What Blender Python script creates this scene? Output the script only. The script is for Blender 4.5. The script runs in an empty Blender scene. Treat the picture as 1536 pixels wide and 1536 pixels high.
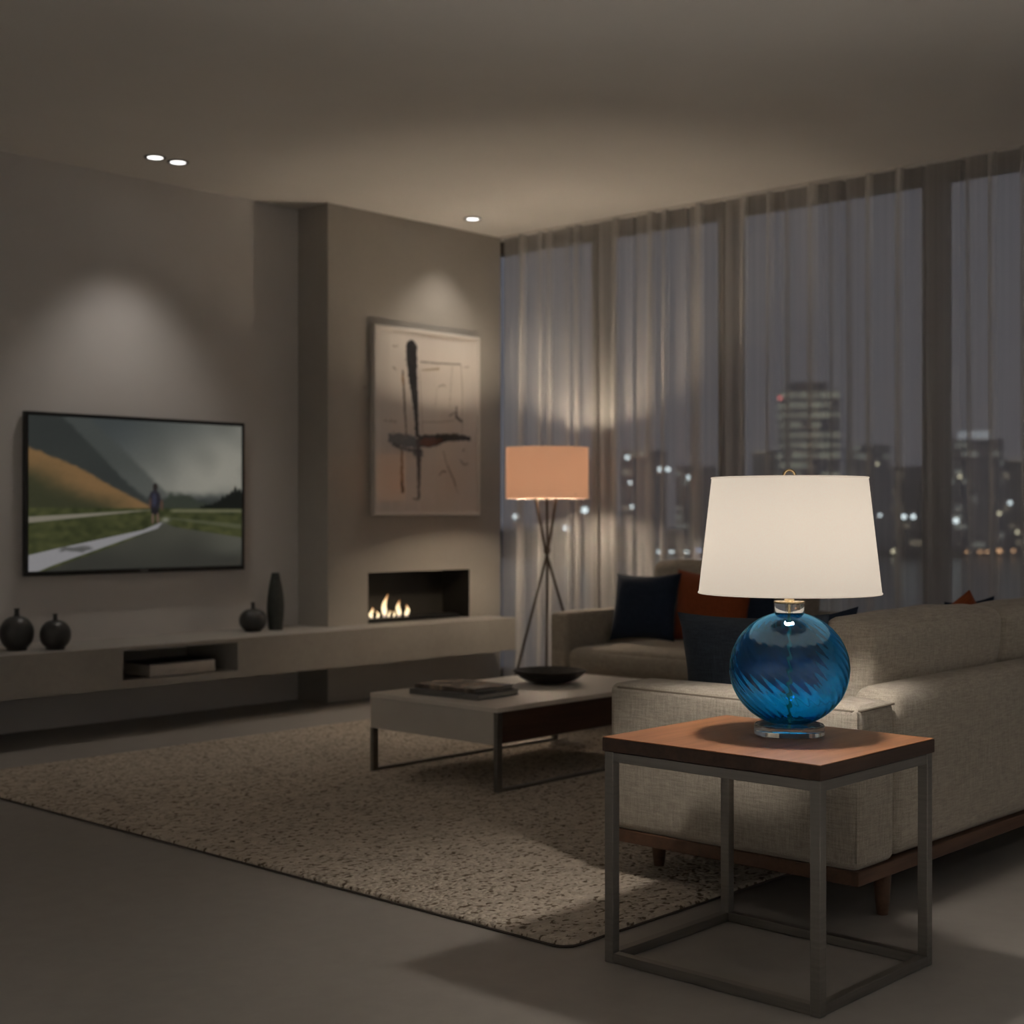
import bpy, bmesh, math, random
from mathutils import Vector, Matrix, noise
random.seed(7)
PI = math.pi
S = bpy.context.scene
COL = S.collection

# ------------------------------------------------------------------ materials
def new_mat(name):
    m = bpy.data.materials.new(name); m.use_nodes = True
    n = m.node_tree.nodes; n.clear()
    out = n.new('ShaderNodeOutputMaterial')
    return m, n, m.node_tree.links, out

def rgb(c): return (c[0], c[1], c[2], 1.0)

def coords(n, l, scale=(1, 1, 1), rot=(0, 0, 0)):
    tc = n.new('ShaderNodeTexCoord'); mp = n.new('ShaderNodeMapping')
    mp.inputs['Scale'].default_value = scale; mp.inputs['Rotation'].default_value = rot
    l.new(tc.outputs['Object'], mp.inputs['Vector'])
    return mp.outputs['Vector']

def noise_tex(n, l, vec, scale=1.0, detail=3.0, rough=0.5):
    t = n.new('ShaderNodeTexNoise')
    t.inputs['Scale'].default_value = scale; t.inputs['Detail'].default_value = detail
    t.inputs['Roughness'].default_value = rough
    l.new(vec, t.inputs['Vector'])
    return t.outputs['Fac']

def ramp(n, l, fac, stops):
    r = n.new('ShaderNodeValToRGB')
    e = r.color_ramp.elements
    while len(e) < len(stops): e.new(0.5)
    for el, (p, c) in zip(e, stops): el.position = p; el.color = rgb(c)
    l.new(fac, r.inputs['Fac'])
    return r.outputs['Color']

def math_node(n, l, op, a, b):
    m = n.new('ShaderNodeMath'); m.operation = op
    for i, v in enumerate((a, b)):
        if isinstance(v, (int, float)): m.inputs[i].default_value = v
        else: l.new(v, m.inputs[i])
    return m.outputs[0]

def bump(n, l, h, strength, dist, bsdf):
    b = n.new('ShaderNodeBump'); b.inputs['Strength'].default_value = strength
    b.inputs['Distance'].default_value = dist
    l.new(h, b.inputs['Height']); l.new(b.outputs['Normal'], bsdf.inputs['Normal'])

def principled(n, l, out, rough=0.5, metal=0.0, spec=0.5):
    b = n.new('ShaderNodeBsdfPrincipled')
    b.inputs['Roughness'].default_value = rough; b.inputs['Metallic'].default_value = metal
    b.inputs['Specular IOR Level'].default_value = spec
    l.new(b.outputs[0], out.inputs['Surface'])
    return b

def plain(name, c, rough=0.5, metal=0.0, spec=0.5, var=0.12, scale=8.0, bstr=0.0, bscale=60.0):
    """slightly mottled surface of one colour"""
    m, n, l, out = new_mat(name)
    b = principled(n, l, out, rough, metal, spec)
    v = coords(n, l)
    f = noise_tex(n, l, v, scale, 5.0, 0.6)
    lo = [x * (1 - var) for x in c]; hi = [min(1, x * (1 + var)) for x in c]
    l.new(ramp(n, l, f, [(0.3, lo), (0.7, hi)]), b.inputs['Base Color'])
    if bstr: bump(n, l, noise_tex(n, l, v, bscale, 4.0), bstr, 0.002, b)
    return m

def wood(name, dark, light, axis='x', rough=0.4):
    m, n, l, out = new_mat(name)
    b = principled(n, l, out, rough)
    sc = {'x': (1.6, 26, 26), 'y': (26, 1.6, 26), 'z': (26, 26, 1.6)}[axis]
    v = coords(n, l, sc)
    f = noise_tex(n, l, v, 1.0, 6.0, 0.62)
    sc2 = tuple(s * 5 for s in sc)
    f2 = noise_tex(n, l, coords(n, l, sc2), 1.0, 3.0)
    mid = [(a + c) / 2 for a, c in zip(dark, light)]
    k = math_node(n, l, 'ADD', math_node(n, l, 'MULTIPLY', f, 0.75), math_node(n, l, 'MULTIPLY', f2, 0.25))
    l.new(ramp(n, l, k, [(0.32, dark), (0.5, mid), (0.68, light)]), b.inputs['Base Color'])
    bump(n, l, f2, 0.15, 0.0006, b)
    return m

def weave(name, dark, light, fine=1.0, rough=0.95, bs=0.5):
    """slubbed linen: threads along and across"""
    m, n, l, out = new_mat(name)
    b = principled(n, l, out, rough, 0, 0.15)
    b.inputs['Sheen Weight'].default_value = 0.12; b.inputs['Sheen Roughness'].default_value = 0.5
    a = noise_tex(n, l, coords(n, l, (260 * fine, 260 * fine, 22 * fine)), 1.0, 2.0)
    c = noise_tex(n, l, coords(n, l, (22 * fine, 22 * fine, 260 * fine)), 1.0, 2.0)
    d = noise_tex(n, l, coords(n, l), 420 * fine, 1.0)
    k = math_node(n, l, 'MULTIPLY', math_node(n, l, 'ADD', math_node(n, l, 'ADD', a, c), d), 0.3333)
    l.new(ramp(n, l, k, [(0.38, dark), (0.62, light)]), b.inputs['Base Color'])
    bump(n, l, k, bs, 0.003, b)
    return m

def metal(name, c, rough=0.35):
    m, n, l, out = new_mat(name)
    b = principled(n, l, out, rough, 1.0)
    f = noise_tex(n, l, coords(n, l, (4, 4, 120)), 1.0, 3.0)
    l.new(ramp(n, l, f, [(0.3, [x * .85 for x in c]), (0.7, c)]), b.inputs['Base Color'])
    return m

def emit(name, c, s):
    m, n, l, out = new_mat(name)
    e = n.new('ShaderNodeEmission'); e.inputs['Color'].default_value = rgb(c); e.inputs['Strength'].default_value = s
    l.new(e.outputs[0], out.inputs['Surface'])
    return m

def glass(name, c, ior=1.45, rough=0.0):
    m, n, l, out = new_mat(name)
    g = n.new('ShaderNodeBsdfGlass'); g.inputs['Color'].default_value = rgb(c)
    g.inputs['IOR'].default_value = ior; g.inputs['Roughness'].default_value = rough
    l.new(g.outputs[0], out.inputs['Surface'])
    return m

def pane_glass(name, tint=(0.96, 0.98, 1.0), k=1.0):
    """thin flat glass: clear with a Fresnel reflection"""
    m, n, l, out = new_mat(name)
    t = n.new('ShaderNodeBsdfTransparent'); t.inputs['Color'].default_value = rgb(tint)
    g = n.new('ShaderNodeBsdfGlossy'); g.inputs['Roughness'].default_value = 0.02
    f = n.new('ShaderNodeLayerWeight'); f.inputs['Blend'].default_value = 0.5
    mx = n.new('ShaderNodeMixShader')
    sch = math_node(n, l, 'ADD', math_node(n, l, 'MULTIPLY', math_node(n, l, 'POWER', f.outputs['Facing'], 5.0), 0.9), 0.05)
    l.new(math_node(n, l, 'MULTIPLY', sch, k), mx.inputs[0])
    l.new(t.outputs[0], mx.inputs[1]); l.new(g.outputs[0], mx.inputs[2])
    l.new(mx.outputs[0], out.inputs['Surface'])
    return m

def sheer(name, c, clear):
    m, n, l, out = new_mat(name)
    t = n.new('ShaderNodeBsdfTransparent')
    d = n.new('ShaderNodeBsdfDiffuse'); d.inputs['Color'].default_value = rgb(c)
    r = n.new('ShaderNodeBsdfTranslucent'); r.inputs['Color'].default_value = rgb(c)
    m1 = n.new('ShaderNodeMixShader'); m1.inputs[0].default_value = 0.48
    l.new(d.outputs[0], m1.inputs[1]); l.new(r.outputs[0], m1.inputs[2])
    # thread density varies a little across the cloth
    f = noise_tex(n, l, coords(n, l, (3, 40, 0.3)), 1.0, 3.0)
    fac = math_node(n, l, 'ADD', math_node(n, l, 'MULTIPLY', f, 0.2), 1 - clear - 0.1)
    m2 = n.new('ShaderNodeMixShader'); l.new(fac, m2.inputs[0])
    l.new(t.outputs[0], m2.inputs[1]); l.new(m1.outputs[0], m2.inputs[2])
    l.new(m2.outputs[0], out.inputs['Surface'])
    return m

def shade_cloth(name, c, trans, glow, gs):
    m, n, l, out = new_mat(name)
    f = noise_tex(n, l, coords(n, l, (300, 300, 300)), 1.0, 2.0)
    cc = ramp(n, l, f, [(0.3, [x * .96 for x in c]), (0.7, c)])
    d = n.new('ShaderNodeBsdfDiffuse'); r = n.new('ShaderNodeBsdfTranslucent')
    l.new(cc, d.inputs['Color']); l.new(cc, r.inputs['Color'])
    mx = n.new('ShaderNodeMixShader'); mx.inputs[0].default_value = trans
    l.new(d.outputs[0], mx.inputs[1]); l.new(r.outputs[0], mx.inputs[2])
    e = n.new('ShaderNodeEmission'); e.inputs['Color'].default_value = rgb(glow); e.inputs['Strength'].default_value = gs  # added glow in the cloth itself, on top of the bulbs' light
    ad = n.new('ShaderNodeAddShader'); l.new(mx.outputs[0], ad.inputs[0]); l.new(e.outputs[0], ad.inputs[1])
    l.new(ad.outputs[0], out.inputs['Surface'])
    return m

def picture_mat(name, strength=None, rough=0.8):
    """shows the mesh's own painted picture ('paint'); glows only when it is a screen"""
    m, n, l, out = new_mat(name)
    a = n.new('ShaderNodeVertexColor'); a.layer_name = 'paint'
    b = principled(n, l, out, rough, 0, 0.3)
    if strength is None:
        l.new(a.outputs[0], b.inputs['Base Color'])
    else:
        b.inputs['Base Color'].default_value = (0.01, 0.01, 0.011, 1)
        l.new(a.outputs[0], b.inputs['Emission Color']); b.inputs['Emission Strength'].default_value = strength
    return m

def concrete(name, dark, light, rough=(0.35, 0.6), scale=1.6, spec=0.5, bs=0.12):
    m, n, l, out = new_mat(name)
    b = principled(n, l, out, 0.5, 0, spec)
    v = coords(n, l)
    f = noise_tex(n, l, v, scale, 7.0, 0.62)
    g = noise_tex(n, l, v, scale * 11, 4.0, 0.6)
    k = math_node(n, l, 'ADD', math_node(n, l, 'MULTIPLY', f, 0.7), math_node(n, l, 'MULTIPLY', g, 0.3))
    l.new(ramp(n, l, k, [(0.3, dark), (0.7, light)]), b.inputs['Base Color'])
    mr = n.new('ShaderNodeMapRange'); l.new(f, mr.inputs[0])
    mr.inputs[1].default_value = .3; mr.inputs[2].default_value = .7
    mr.inputs[3].default_value = rough[0]; mr.inputs[4].default_value = rough[1]
    l.new(mr.outputs[0], b.inputs['Roughness'])
    bump(n, l, k, bs, 0.004, b)
    return m

def rug_mat():
    m, n, l, out = new_mat('woven_wool')
    b = principled(n, l, out, 1.0, 0, 0.05)
    v = coords(n, l, (60, 75, 60))
    vo = n.new('ShaderNodeTexVoronoi'); vo.inputs['Scale'].default_value = 1.0
    l.new(v, vo.inputs['Vector'])
    f = noise_tex(n, l, coords(n, l, (18, 30, 18)), 1.0, 4.0, 0.7)
    light = ramp(n, l, f, [(0.3, (0.42, 0.36, 0.29)), (0.7, (0.66, 0.58, 0.48))])
    fl = noise_tex(n, l, coords(n, l, (46, 64, 46)), 1.0, 2.0, 0.5)
    fac = ramp(n, l, fl, [(0.57, (0, 0, 0)), (0.64, (1, 1, 1))])
    mx = n.new('ShaderNodeMix'); mx.data_type = 'RGBA'
    l.new(fac, mx.inputs[0]); l.new(light, mx.inputs[6]); mx.inputs[7].default_value = (0.16, 0.12, 0.085, 1)
    l.new(mx.outputs[2], b.inputs['Base Color'])
    h = math_node(n, l, 'SUBTRACT', 1.0, vo.outputs['Distance'])
    bump(n, l, h, 1.0, 0.012, b)
    return m

def tower_mat(name, wall, lit, share, sx, sz, s):
    """dark facade with a share of lit windows in a grid"""
    m, n, l, out = new_mat(name)
    b = principled(n, l, out, 0.6)
    b.inputs['Base Color'].default_value = rgb(wall); b.inputs['Metallic'].default_value = .75; b.inputs['Roughness'].default_value = .35
    v = coords(n, l, (1 / sx, 1 / sx, 1 / sz))
    fl = n.new('ShaderNodeVectorMath'); fl.operation = 'FLOOR'; l.new(v, fl.inputs[0])
    fr = n.new('ShaderNodeVectorMath'); fr.operation = 'FRACTION'; l.new(v, fr.inputs[0])
    wn = n.new('ShaderNodeTexWhiteNoise'); l.new(fl.outputs[0], wn.inputs['Vector'])
    big = noise_tex(n, l, coords(n, l, (.07, .07, .1)), 1.0, 1.0)
    on = math_node(n, l, 'LESS_THAN', wn.outputs['Value'], math_node(n, l, 'MULTIPLY', big, share * 2))
    sp = n.new('ShaderNodeSeparateXYZ'); l.new(fr.outputs[0], sp.inputs[0])
    zin = math_node(n, l, 'MULTIPLY', math_node(n, l, 'GREATER_THAN', sp.outputs[2], .25), math_node(n, l, 'LESS_THAN', sp.outputs[2], .85))
    k = math_node(n, l, 'MULTIPLY', on, zin)
    dim = math_node(n, l, 'ADD', math_node(n, l, 'MULTIPLY', wn.outputs['Color'], 0.7), 0.3)
    b.inputs['Emission Color'].default_value = rgb(lit)
    l.new(math_node(n, l, 'MULTIPLY', math_node(n, l, 'MULTIPLY', k, dim), s), b.inputs['Emission Strength'])
    return m

# ------------------------------------------------------------------ mesh helpers
def box(bm, a, b, mi=0):
    xs, ys, zs = zip(a, b)
    v = [bm.verts.new((x, y, z)) for z in zs for y in ys for x in xs]
    for f in ((0, 2, 3, 1), (4, 5, 7, 6), (0, 1, 5, 4), (2, 6, 7, 3), (0, 4, 6, 2), (1, 3, 7, 5)):
        bm.faces.new([v[i] for i in f]).material_index = mi
    return v

def bevbox(a, b, r=0.003, seg=2):
    bm = bmesh.new(); box(bm, a, b)
    bmesh.ops.bevel(bm, geom=bm.edges[:], offset=r, segments=seg, affect='EDGES', profile=0.5)
    return bm

def merge(*bms):
    """several solid pieces of ONE part"""
    o = bmesh.new()
    for b in bms:
        me = bpy.data.meshes.new('tmp'); b.to_mesh(me); b.free(); o.from_mesh(me); bpy.data.meshes.remove(me)
    return o

def lathe(profile, seg=48, center=(0, 0), closed=False, rib=None):
    """profile of (radius, z); rib(phi, z, i) scales the radius"""
    bm = bmesh.new(); rings = []
    for i, (r, z) in enumerate(profile):
        if r < 1e-6: rings.append([bm.verts.new((center[0], center[1], z))]); continue
        ring = []
        for k in range(seg):
            p = 2 * PI * k / seg; rr = r * (rib(p, z, i) if rib else 1)
            ring.append(bm.verts.new((center[0] + rr * math.cos(p), center[1] + rr * math.sin(p), z)))
        rings.append(ring)
    n = len(rings)
    for i in range(n if closed else n - 1):
        A, B = rings[i], rings[(i + 1) % n]
        for k in range(seg):
            k2 = (k + 1) % seg
            if len(A) == 1 and len(B) == 1: break
            if len(A) == 1: bm.faces.new((A[0], B[k2], B[k]))
            elif len(B) == 1: bm.faces.new((A[k], A[k2], B[0]))
            else: bm.faces.new((A[k], A[k2], B[k2], B[k]))
    bmesh.ops.recalc_face_normals(bm, faces=bm.faces[:])
    return bm

def tube(pts, r, seg=10, r2=None, cyclic=False):
    bm = bmesh.new(); rings = []; n = len(pts)
    pts = [Vector(p) for p in pts]
    for i, p in enumerate(pts):
        t = (pts[(i + 1) % n] - pts[i - 1]) if (cyclic or 0 < i < n - 1) else (pts[1] - pts[0] if i == 0 else pts[-1] - pts[-2])
        t.normalize()
        u = t.cross(Vector((0, 0, 1)));
        if u.length < 1e-3: u = Vector((1, 0, 0))
        u.normalize(); w = t.cross(u)
        rr = r if r2 is None else r + (r2 - r) * i / (n - 1)
        rings.append([bm.verts.new(p + rr * (math.cos(2 * PI * k / seg) * u + math.sin(2 * PI * k / seg) * w)) for k in range(seg)])
    for i in range(n if cyclic else n - 1):
        A, B = rings[i], rings[(i + 1) % n]
        for k in range(seg): bm.faces.new((A[k], A[(k + 1) % seg], B[(k + 1) % seg], B[k]))
    if not cyclic: bm.faces.new(rings[0][::-1]); bm.faces.new(rings[-1])
    bmesh.ops.recalc_face_normals(bm, faces=bm.faces[:])
    return bm

def soft_box(a, b, r=0.03, bulge=(0, 0, 0), seg=12, wrinkle=0.0, sd=0.0):
    """upholstered block: rounded edges, faces swelling by bulge (x, y, z)"""
    bm = bmesh.new()
    c = [(p + q) / 2 for p, q in zip(a, b)]; h = [(q - p) / 2 for p, q in zip(a, b)]
    key = {}
    def grid(t, hh):
        # denser near the rounded edges
        out = []
        k = max(2, seg // 3)
        inner = hh - r
        for i in range(k + 1): out.append(-hh + r * (1 - math.cos(i / k * PI / 2)))
        m = seg
        for i in range(1, m): out.append(-inner + 2 * inner * i / m)
        for i in range(k + 1): out.append(hh - r * (1 - math.cos((k - i) / k * PI / 2)))
        return out
    gs = [grid(None, hh) for hh in h]
    def vert(p):
        q = [max(-(hh - r), min(hh - r, x)) for x, hh in zip(p, h)]
        d = Vector([x - y for x, y in zip(p, q)])
        if d.length > 1e-9: d = d.normalized() * r
        w = [x + y for x, y in zip(q, d)]
        u = [x / hh for x, hh in zip(p, h)]
        for i in range(3):
            j, k = (i + 1) % 3, (i + 2) % 3
            w[i] += bulge[i] * u[i] * max(0, 1 - u[j] ** 2) ** .7 * max(0, 1 - u[k] ** 2) ** .7
        v = Vector([x + y for x, y in zip(w, c)])
        if wrinkle:
            v += wrinkle * Vector([noise.noise(v * 6 + Vector((sd + 10 * i, 3 * i, 0))) for i in range(3)])
        kk = tuple(round(x, 6) for x in p)
        if kk not in key: key[kk] = bm.verts.new(v)
        return key[kk]
    for ax in range(3):
        j, k = (ax + 1) % 3, (ax + 2) % 3
        for s in (-1, 1):
            for i1 in range(len(gs[j]) - 1):
                for i2 in range(len(gs[k]) - 1):
                    q = []
                    for (o1, o2) in ((0, 0), (1, 0), (1, 1), (0, 1)):
                        p = [0, 0, 0]; p[ax] = s * h[ax]; p[j] = gs[j][i1 + o1]; p[k] = gs[k][i2 + o2]
                        q.append(vert(p))
                    if len(set(q)) == 4: bm.faces.new(q if s > 0 else q[::-1])
    return bm

def pillow_bm(w, h, t, pinch=0.06, n=26, sd=0.0):
    """throw pillow standing in the xz plane, base at z=0, plump in y"""
    bm = bmesh.new(); V = {}
    for s in (-1, 1):
        for i in range(n + 1):
            for j in range(n + 1):
                u, v = -1 + 2 * i / n, -1 + 2 * j / n
                edge = i in (0, n) or j in (0, n)
                th = t / 2 * (max(0, 1 - u ** 4) * max(0, 1 - v ** 4)) ** 0.55
                x = w / 2 * u * (1 - pinch * (1 - v * v)); z = h / 2 * v * (1 - pinch * (1 - u * u))
                y = s * th
                if not edge:
                    y += .006 * noise.noise(Vector((x * 9 + sd, z * 9, s * 3)))
                if edge and s == 1: V[s, i, j] = V[-1, i, j]; continue
                V[s, i, j] = bm.verts.new((x, y, z + h / 2))
    for s in (-1, 1):
        for i in range(n):
            for j in range(n):
                q = [V[s, i, j], V[s, i + 1, j], V[s, i + 1, j + 1], V[s, i, j + 1]]
                bm.faces.new(q if s < 0 else q[::-1])
    return bm

def mk(name, bm, mat, parent=None, smooth=True, at=None):
    """link a bmesh as one mesh object; world-space shape, origin at its base or its root's origin"""
    if parent is not None:
        L = Vector(parent['_o'])
    elif at is not None: L = Vector(at)
    else:
        xs = [v.co for v in bm.verts]
        L = Vector((sum(p.x for p in xs) / len(xs), sum(p.y for p in xs) / len(xs), min(p.z for p in xs)))
    bm.transform(Matrix.Translation(-L))
    me = bpy.data.meshes.new(name); bm.to_mesh(me); bm.free()
    for mm in (mat if isinstance(mat, (list, tuple)) else [mat]): me.materials.append(mm)
    if smooth:
        me.polygons.foreach_set('use_smooth', [True] * len(me.polygons))
        me.set_sharp_from_angle(angle=math.radians(38))
    o = bpy.data.objects.new(name, me); COL.objects.link(o); o['_o'] = tuple(L)
    if parent is not None: o.parent = parent
    else: o.location = L
    return o

def root(name, loc, label, cat, group=None):
    o = bpy.data.objects.new(name, None); COL.objects.link(o); o.location = loc; o['_o'] = tuple(loc)
    o.empty_display_size = 0.1
    return tag(o, label, cat, group)

def tag(o, label, cat, group=None):
    o['label'] = label; o['category'] = cat
    if group: o['group'] = group
    return o

def struct(o): o['kind'] = 'structure'; return o

# ------------------------------------------------------------------ colours of the place
M_wall = plain('warm_grey_paint', (0.57, 0.548, 0.53), 0.85, 0, 0.2, 0.03, 2.0, 0.05, 200)
M_ceil = plain('ceiling_paint', (0.74, 0.71, 0.67), 0.9, 0, 0.1, 0.02, 2.0)
M_chim = concrete('polished_plaster', (0.315, 0.295, 0.265), (0.36, 0.335, 0.30), (0.27, 0.33), 2.6, 0.5, 0.012)
M_floor = concrete('concrete_floor', (0.24, 0.222, 0.202), (0.33, 0.305, 0.278), (0.38, 0.58), 1.3, 0.5, 0.06)
M_shelf = concrete('shelf_concrete', (0.29, 0.27, 0.245), (0.38, 0.355, 0.32), (0.5, 0.7), 3.0, 0.35, 0.04)
M_frame = plain('window_frame_metal', (0.13, 0.115, 0.10), 0.5, 0.0, 0.4, 0.05)
M_pane = pane_glass('window_glass', (0.95, 0.97, 1.0), 0.7)
M_linen = weave('oatmeal_linen', (0.27, 0.24, 0.20), (0.47, 0.42, 0.35), 1.15, .95, .4)
M_navy = weave('navy_cloth', (0.010, 0.017, 0.035), (0.022, 0.034, 0.062), 1.0, 0.9, 0.25)
M_slate = weave('slate_navy_cloth', (0.020, 0.028, 0.042), (0.040, 0.052, 0.074), 1.0, 0.9, 0.25)
M_rust = weave('rust_cloth', (0.20, 0.045, 0.015), (0.30, 0.075, 0.026), 1.0, 0.9, 0.25)
M_walnut = wood('walnut', (0.055, 0.026, 0.014), (0.13, 0.062, 0.032), 'x', 0.55)
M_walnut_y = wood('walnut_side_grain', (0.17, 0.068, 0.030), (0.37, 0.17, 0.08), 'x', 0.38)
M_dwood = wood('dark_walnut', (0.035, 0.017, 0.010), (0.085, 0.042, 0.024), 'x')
M_steel = metal('brushed_steel', (0.27, 0.255, 0.235), 0.42)
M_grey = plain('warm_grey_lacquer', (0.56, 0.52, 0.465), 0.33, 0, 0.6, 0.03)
M_bronze = metal('dark_bronze', (0.10, 0.075, 0.055), 0.4)
M_brass = metal('brass', (0.80, 0.62, 0.36), 0.22)
M_black = plain('black_plastic', (0.012, 0.012, 0.012), 0.35, 0, 0.5, 0.1)
M_vase = plain('black_stoneware', (0.036, 0.035, 0.033), 0.38, 0, 0.5, 0.25, 30)
M_vase2 = plain('dark_green_glaze', (0.036, 0.040, 0.035), 0.5, 0, 0.4, 0.25, 30)
M_bulb_w = emit('bulb_glow', (1.0, 0.91, 0.81), 500)
M_bulb_o = emit('warm_bulb_glow', (1.0, 0.82, 0.62), 570)
M_spot = emit('downlight_glow', (1.0, 0.97, 0.92), 3.0)

# ------------------------------------------------------------------ the room
CEIL = 2.806
YW = 6.55          # TV wall
XW = 6.85          # glazing line
YR, XB = -2.2, -2.2
b = bmesh.new(); box(b, (XB, YR, -0.1), (6.95, YW, 0)); struct(mk('floor', b, M_floor, None, False, (0, 0, 0)))
b = bmesh.new(); box(b, (XB, YR, CEIL), (6.95, YW, CEIL + .1)); struct(mk('ceiling', b, M_ceil, None, False, (0, 0, CEIL)))
b = bmesh.new(); box(b, (XB, YW, -0.1), (6.95, YW + .12, CEIL + .1)); struct(mk('wall_left', b, M_wall, None, False, (0, YW, 0)))
b = bmesh.new(); box(b, (XB, YR - .12, -0.1), (6.95, YR, CEIL + .1)); struct(mk('wall_right', b, M_wall, None, False, (0, YR, 0)))
b = bmesh.new(); box(b, (XB - .12, YR, -0.1), (XB, YW, CEIL + .1)); struct(mk('wall_back', b, M_wall, None, False, (XB, 0, 0)))

# chimney breast with the fireplace opening
cx0, cx1, cy0 = 5.285, 6.70, 6.288
fx0, fx1, fz0, fz1 = 5.585, 6.418, 0.428, 0.722
fd = 0.235
b = bmesh.new()
def quad(bm, *p, mi=0):
    f = bm.faces.new([bm.verts.new(q) for q in p]); f.material_index = mi
Z0, Z1 = 0.0, CEIL
for (x0, x1, z0, z1) in ((cx0, fx0, Z0, Z1), (fx1, cx1, Z0, Z1), (fx0, fx1, Z0, fz0), (fx0, fx1, fz1, Z1)):
    quad(b, (x0, cy0, z0), (x1, cy0, z0), (x1, cy0, z1), (x0, cy0, z1))
quad(b, (cx0, YW, Z0), (cx0, cy0, Z0), (cx0, cy0, Z1), (cx0, YW, Z1))
quad(b, (cx1, cy0, Z0), (cx1, YW, Z0), (cx1, YW, Z1), (cx1, cy0, Z1))
bmesh.ops.remove_doubles(b, verts=b.verts[:], dist=1e-5)
struct(mk('wall_chimney', b, M_chim, None, False, (cx0, cy0, 0)))

# window wall: frames, panes
ys = [YW, 5.57, 4.647, 3.407, 2.17, 0.93, -0.31, -1.3, YR]
for i in range(len(ys) - 1):
    y1, y0 = ys[i], ys[i + 1]
    w = bpy.data.objects.new('window_%d' % (i + 1), None); COL.objects.link(w)
    w.location = (XW, (y0 + y1) / 2, 0); w['_o'] = tuple(w.location); w['kind'] = 'structure'
    t = 0.056
    pieces = [bevbox((XW - .05, y1 - t, 0), (XW + .05, y1, CEIL)), bevbox((XW - .05, y0, 0), (XW + .05, y0 + t, CEIL)),
              bevbox((XW - .05, y0 + t, CEIL - .075), (XW + .05, y1 - t, CEIL)), bevbox((XW - .05, y0 + t, 0), (XW + .05, y1 - t, .07))]
    mk('window_frame', merge(*pieces), M_frame, w, False)
    g = bmesh.new(); quad(g, (XW, y0 + t, .07), (XW, y1 - t, .07), (XW, y1 - t, CEIL - .075), (XW, y0 + t, CEIL - .075))
    mk('window_pane', g, M_pane, w, False)

# ------------------------------------------------------------------ sheer curtain
M_sheer = sheer('sheer_voile', (0.94, 0.915, 0.88), 0.50)
def curtain():
    """cloth path seen from above: gentle waves broken by narrow deep pleats"""
    rnd = random.Random(5)
    cols = []; y = 6.262; ph = 0.0
    while y > -1.95:
        flat = rnd.uniform(.035, .11) if rnd.random() < .6 else rnd.uniform(.11, .19)
        k = max(4, int(flat / .012)); amp = rnd.uniform(.006, .022) * rnd.choice((-1, 1))
        for q in range(k): cols.append((y - flat * q / k, amp * math.sin(PI * q / k)))
        y -= flat
        dep = rnd.uniform(.032, .078) * rnd.choice((-1, 1, -1)); wd = rnd.uniform(.018, .034)
        for q in range(14):
            t = q / 14
            cols.append((y - wd * t + .012 * math.sin(2 * PI * t), dep * math.sin(PI * t) ** 1.4))
        y -= wd
    b = bmesh.new(); rows = 16; V = []
    for r in range(rows + 1):
        z = 0.012 + (CEIL - .026) * r / rows
        low = 1 - r / rows
        row = []
        for (yy, xx) in cols:
            g = .75 + .45 * low
            sway = .012 * noise.noise(Vector((yy * 2.2, z * .55, 1.3))) * low
            slip = .022 * noise.noise(Vector((yy * 1.6, z * .5, 7.7))) * (.3 + low)
            row.append(b.verts.new((6.69 + xx * g + sway, min(6.278, yy + slip - .012), z)))
        V.append(row)
    for r in range(rows):
        for c in range(len(cols) - 1):
            b.faces.new((V[r][c], V[r][c + 1], V[r + 1][c + 1], V[r + 1][c]))
    return b
cr = root('sheer_curtain', (6.69, 3.0, 0), 'floor-to-ceiling sheer voile curtain hanging in folds across the window wall', 'curtain')
mk('curtain_panel', curtain(), M_sheer, cr)
mk('curtain_track', bevbox((6.675, -1.9, CEIL - .012), (6.705, 6.27, CEIL)), M_ceil, cr, False)

# ------------------------------------------------------------------ television
def grid_picture(o0, ux, uz, nu, nv, fn):
    """flat picture: colour per vertex from fn(u, v), v downward"""
    me = bpy.data.meshes.new('picture')
    vs, fs, cs = [], [], []
    for j in range(nv + 1):
        for i in range(nu + 1):
            u, v = i / nu, 1 - j / nv
            vs.append((o0[0] + ux[0] * u, o0[1] + ux[1] * u, o0[2] + uz * (1 - v)))
            cs.append(fn(u, v))
    for j in range(nv):
        for i in range(nu):
            a = j * (nu + 1) + i; fs.append((a, a + 1, a + nu + 2, a + nu + 1))
    me.from_pydata(vs, [], fs)
    at = me.attributes.new('paint', 'FLOAT_COLOR', 'POINT')
    at.data.foreach_set('color', [x for c in cs for x in (c[0], c[1], c[2], 1.0)])
    return me

def lin(c): return [((x / 255) / 12.92 if x / 255 < .04045 else ((x / 255 + .055) / 1.055) ** 2.4) for x in c]
def mixc(a, b_, t):
    t = max(0.0, min(1.0, t)); return [x + (y - x) * t for x, y in zip(a, b_)]
def sm(e0, e1, x):
    t = max(0.0, min(1.0, (x - e0) / (e1 - e0))) if e1 != e0 else float(x > e0)
    return t * t * (3 - 2 * t)
def pl(x, pts):
    if x <= pts[0][0]: return pts[0][1]
    for (a, ya), (c, yc) in zip(pts, pts[1:]):
        if x <= c: return ya + (yc - ya) * (x - a) / (c - a)
    return pts[-1][1]
def nz(x, y, s=0): return noise.noise(Vector((x, y, s)))

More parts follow.
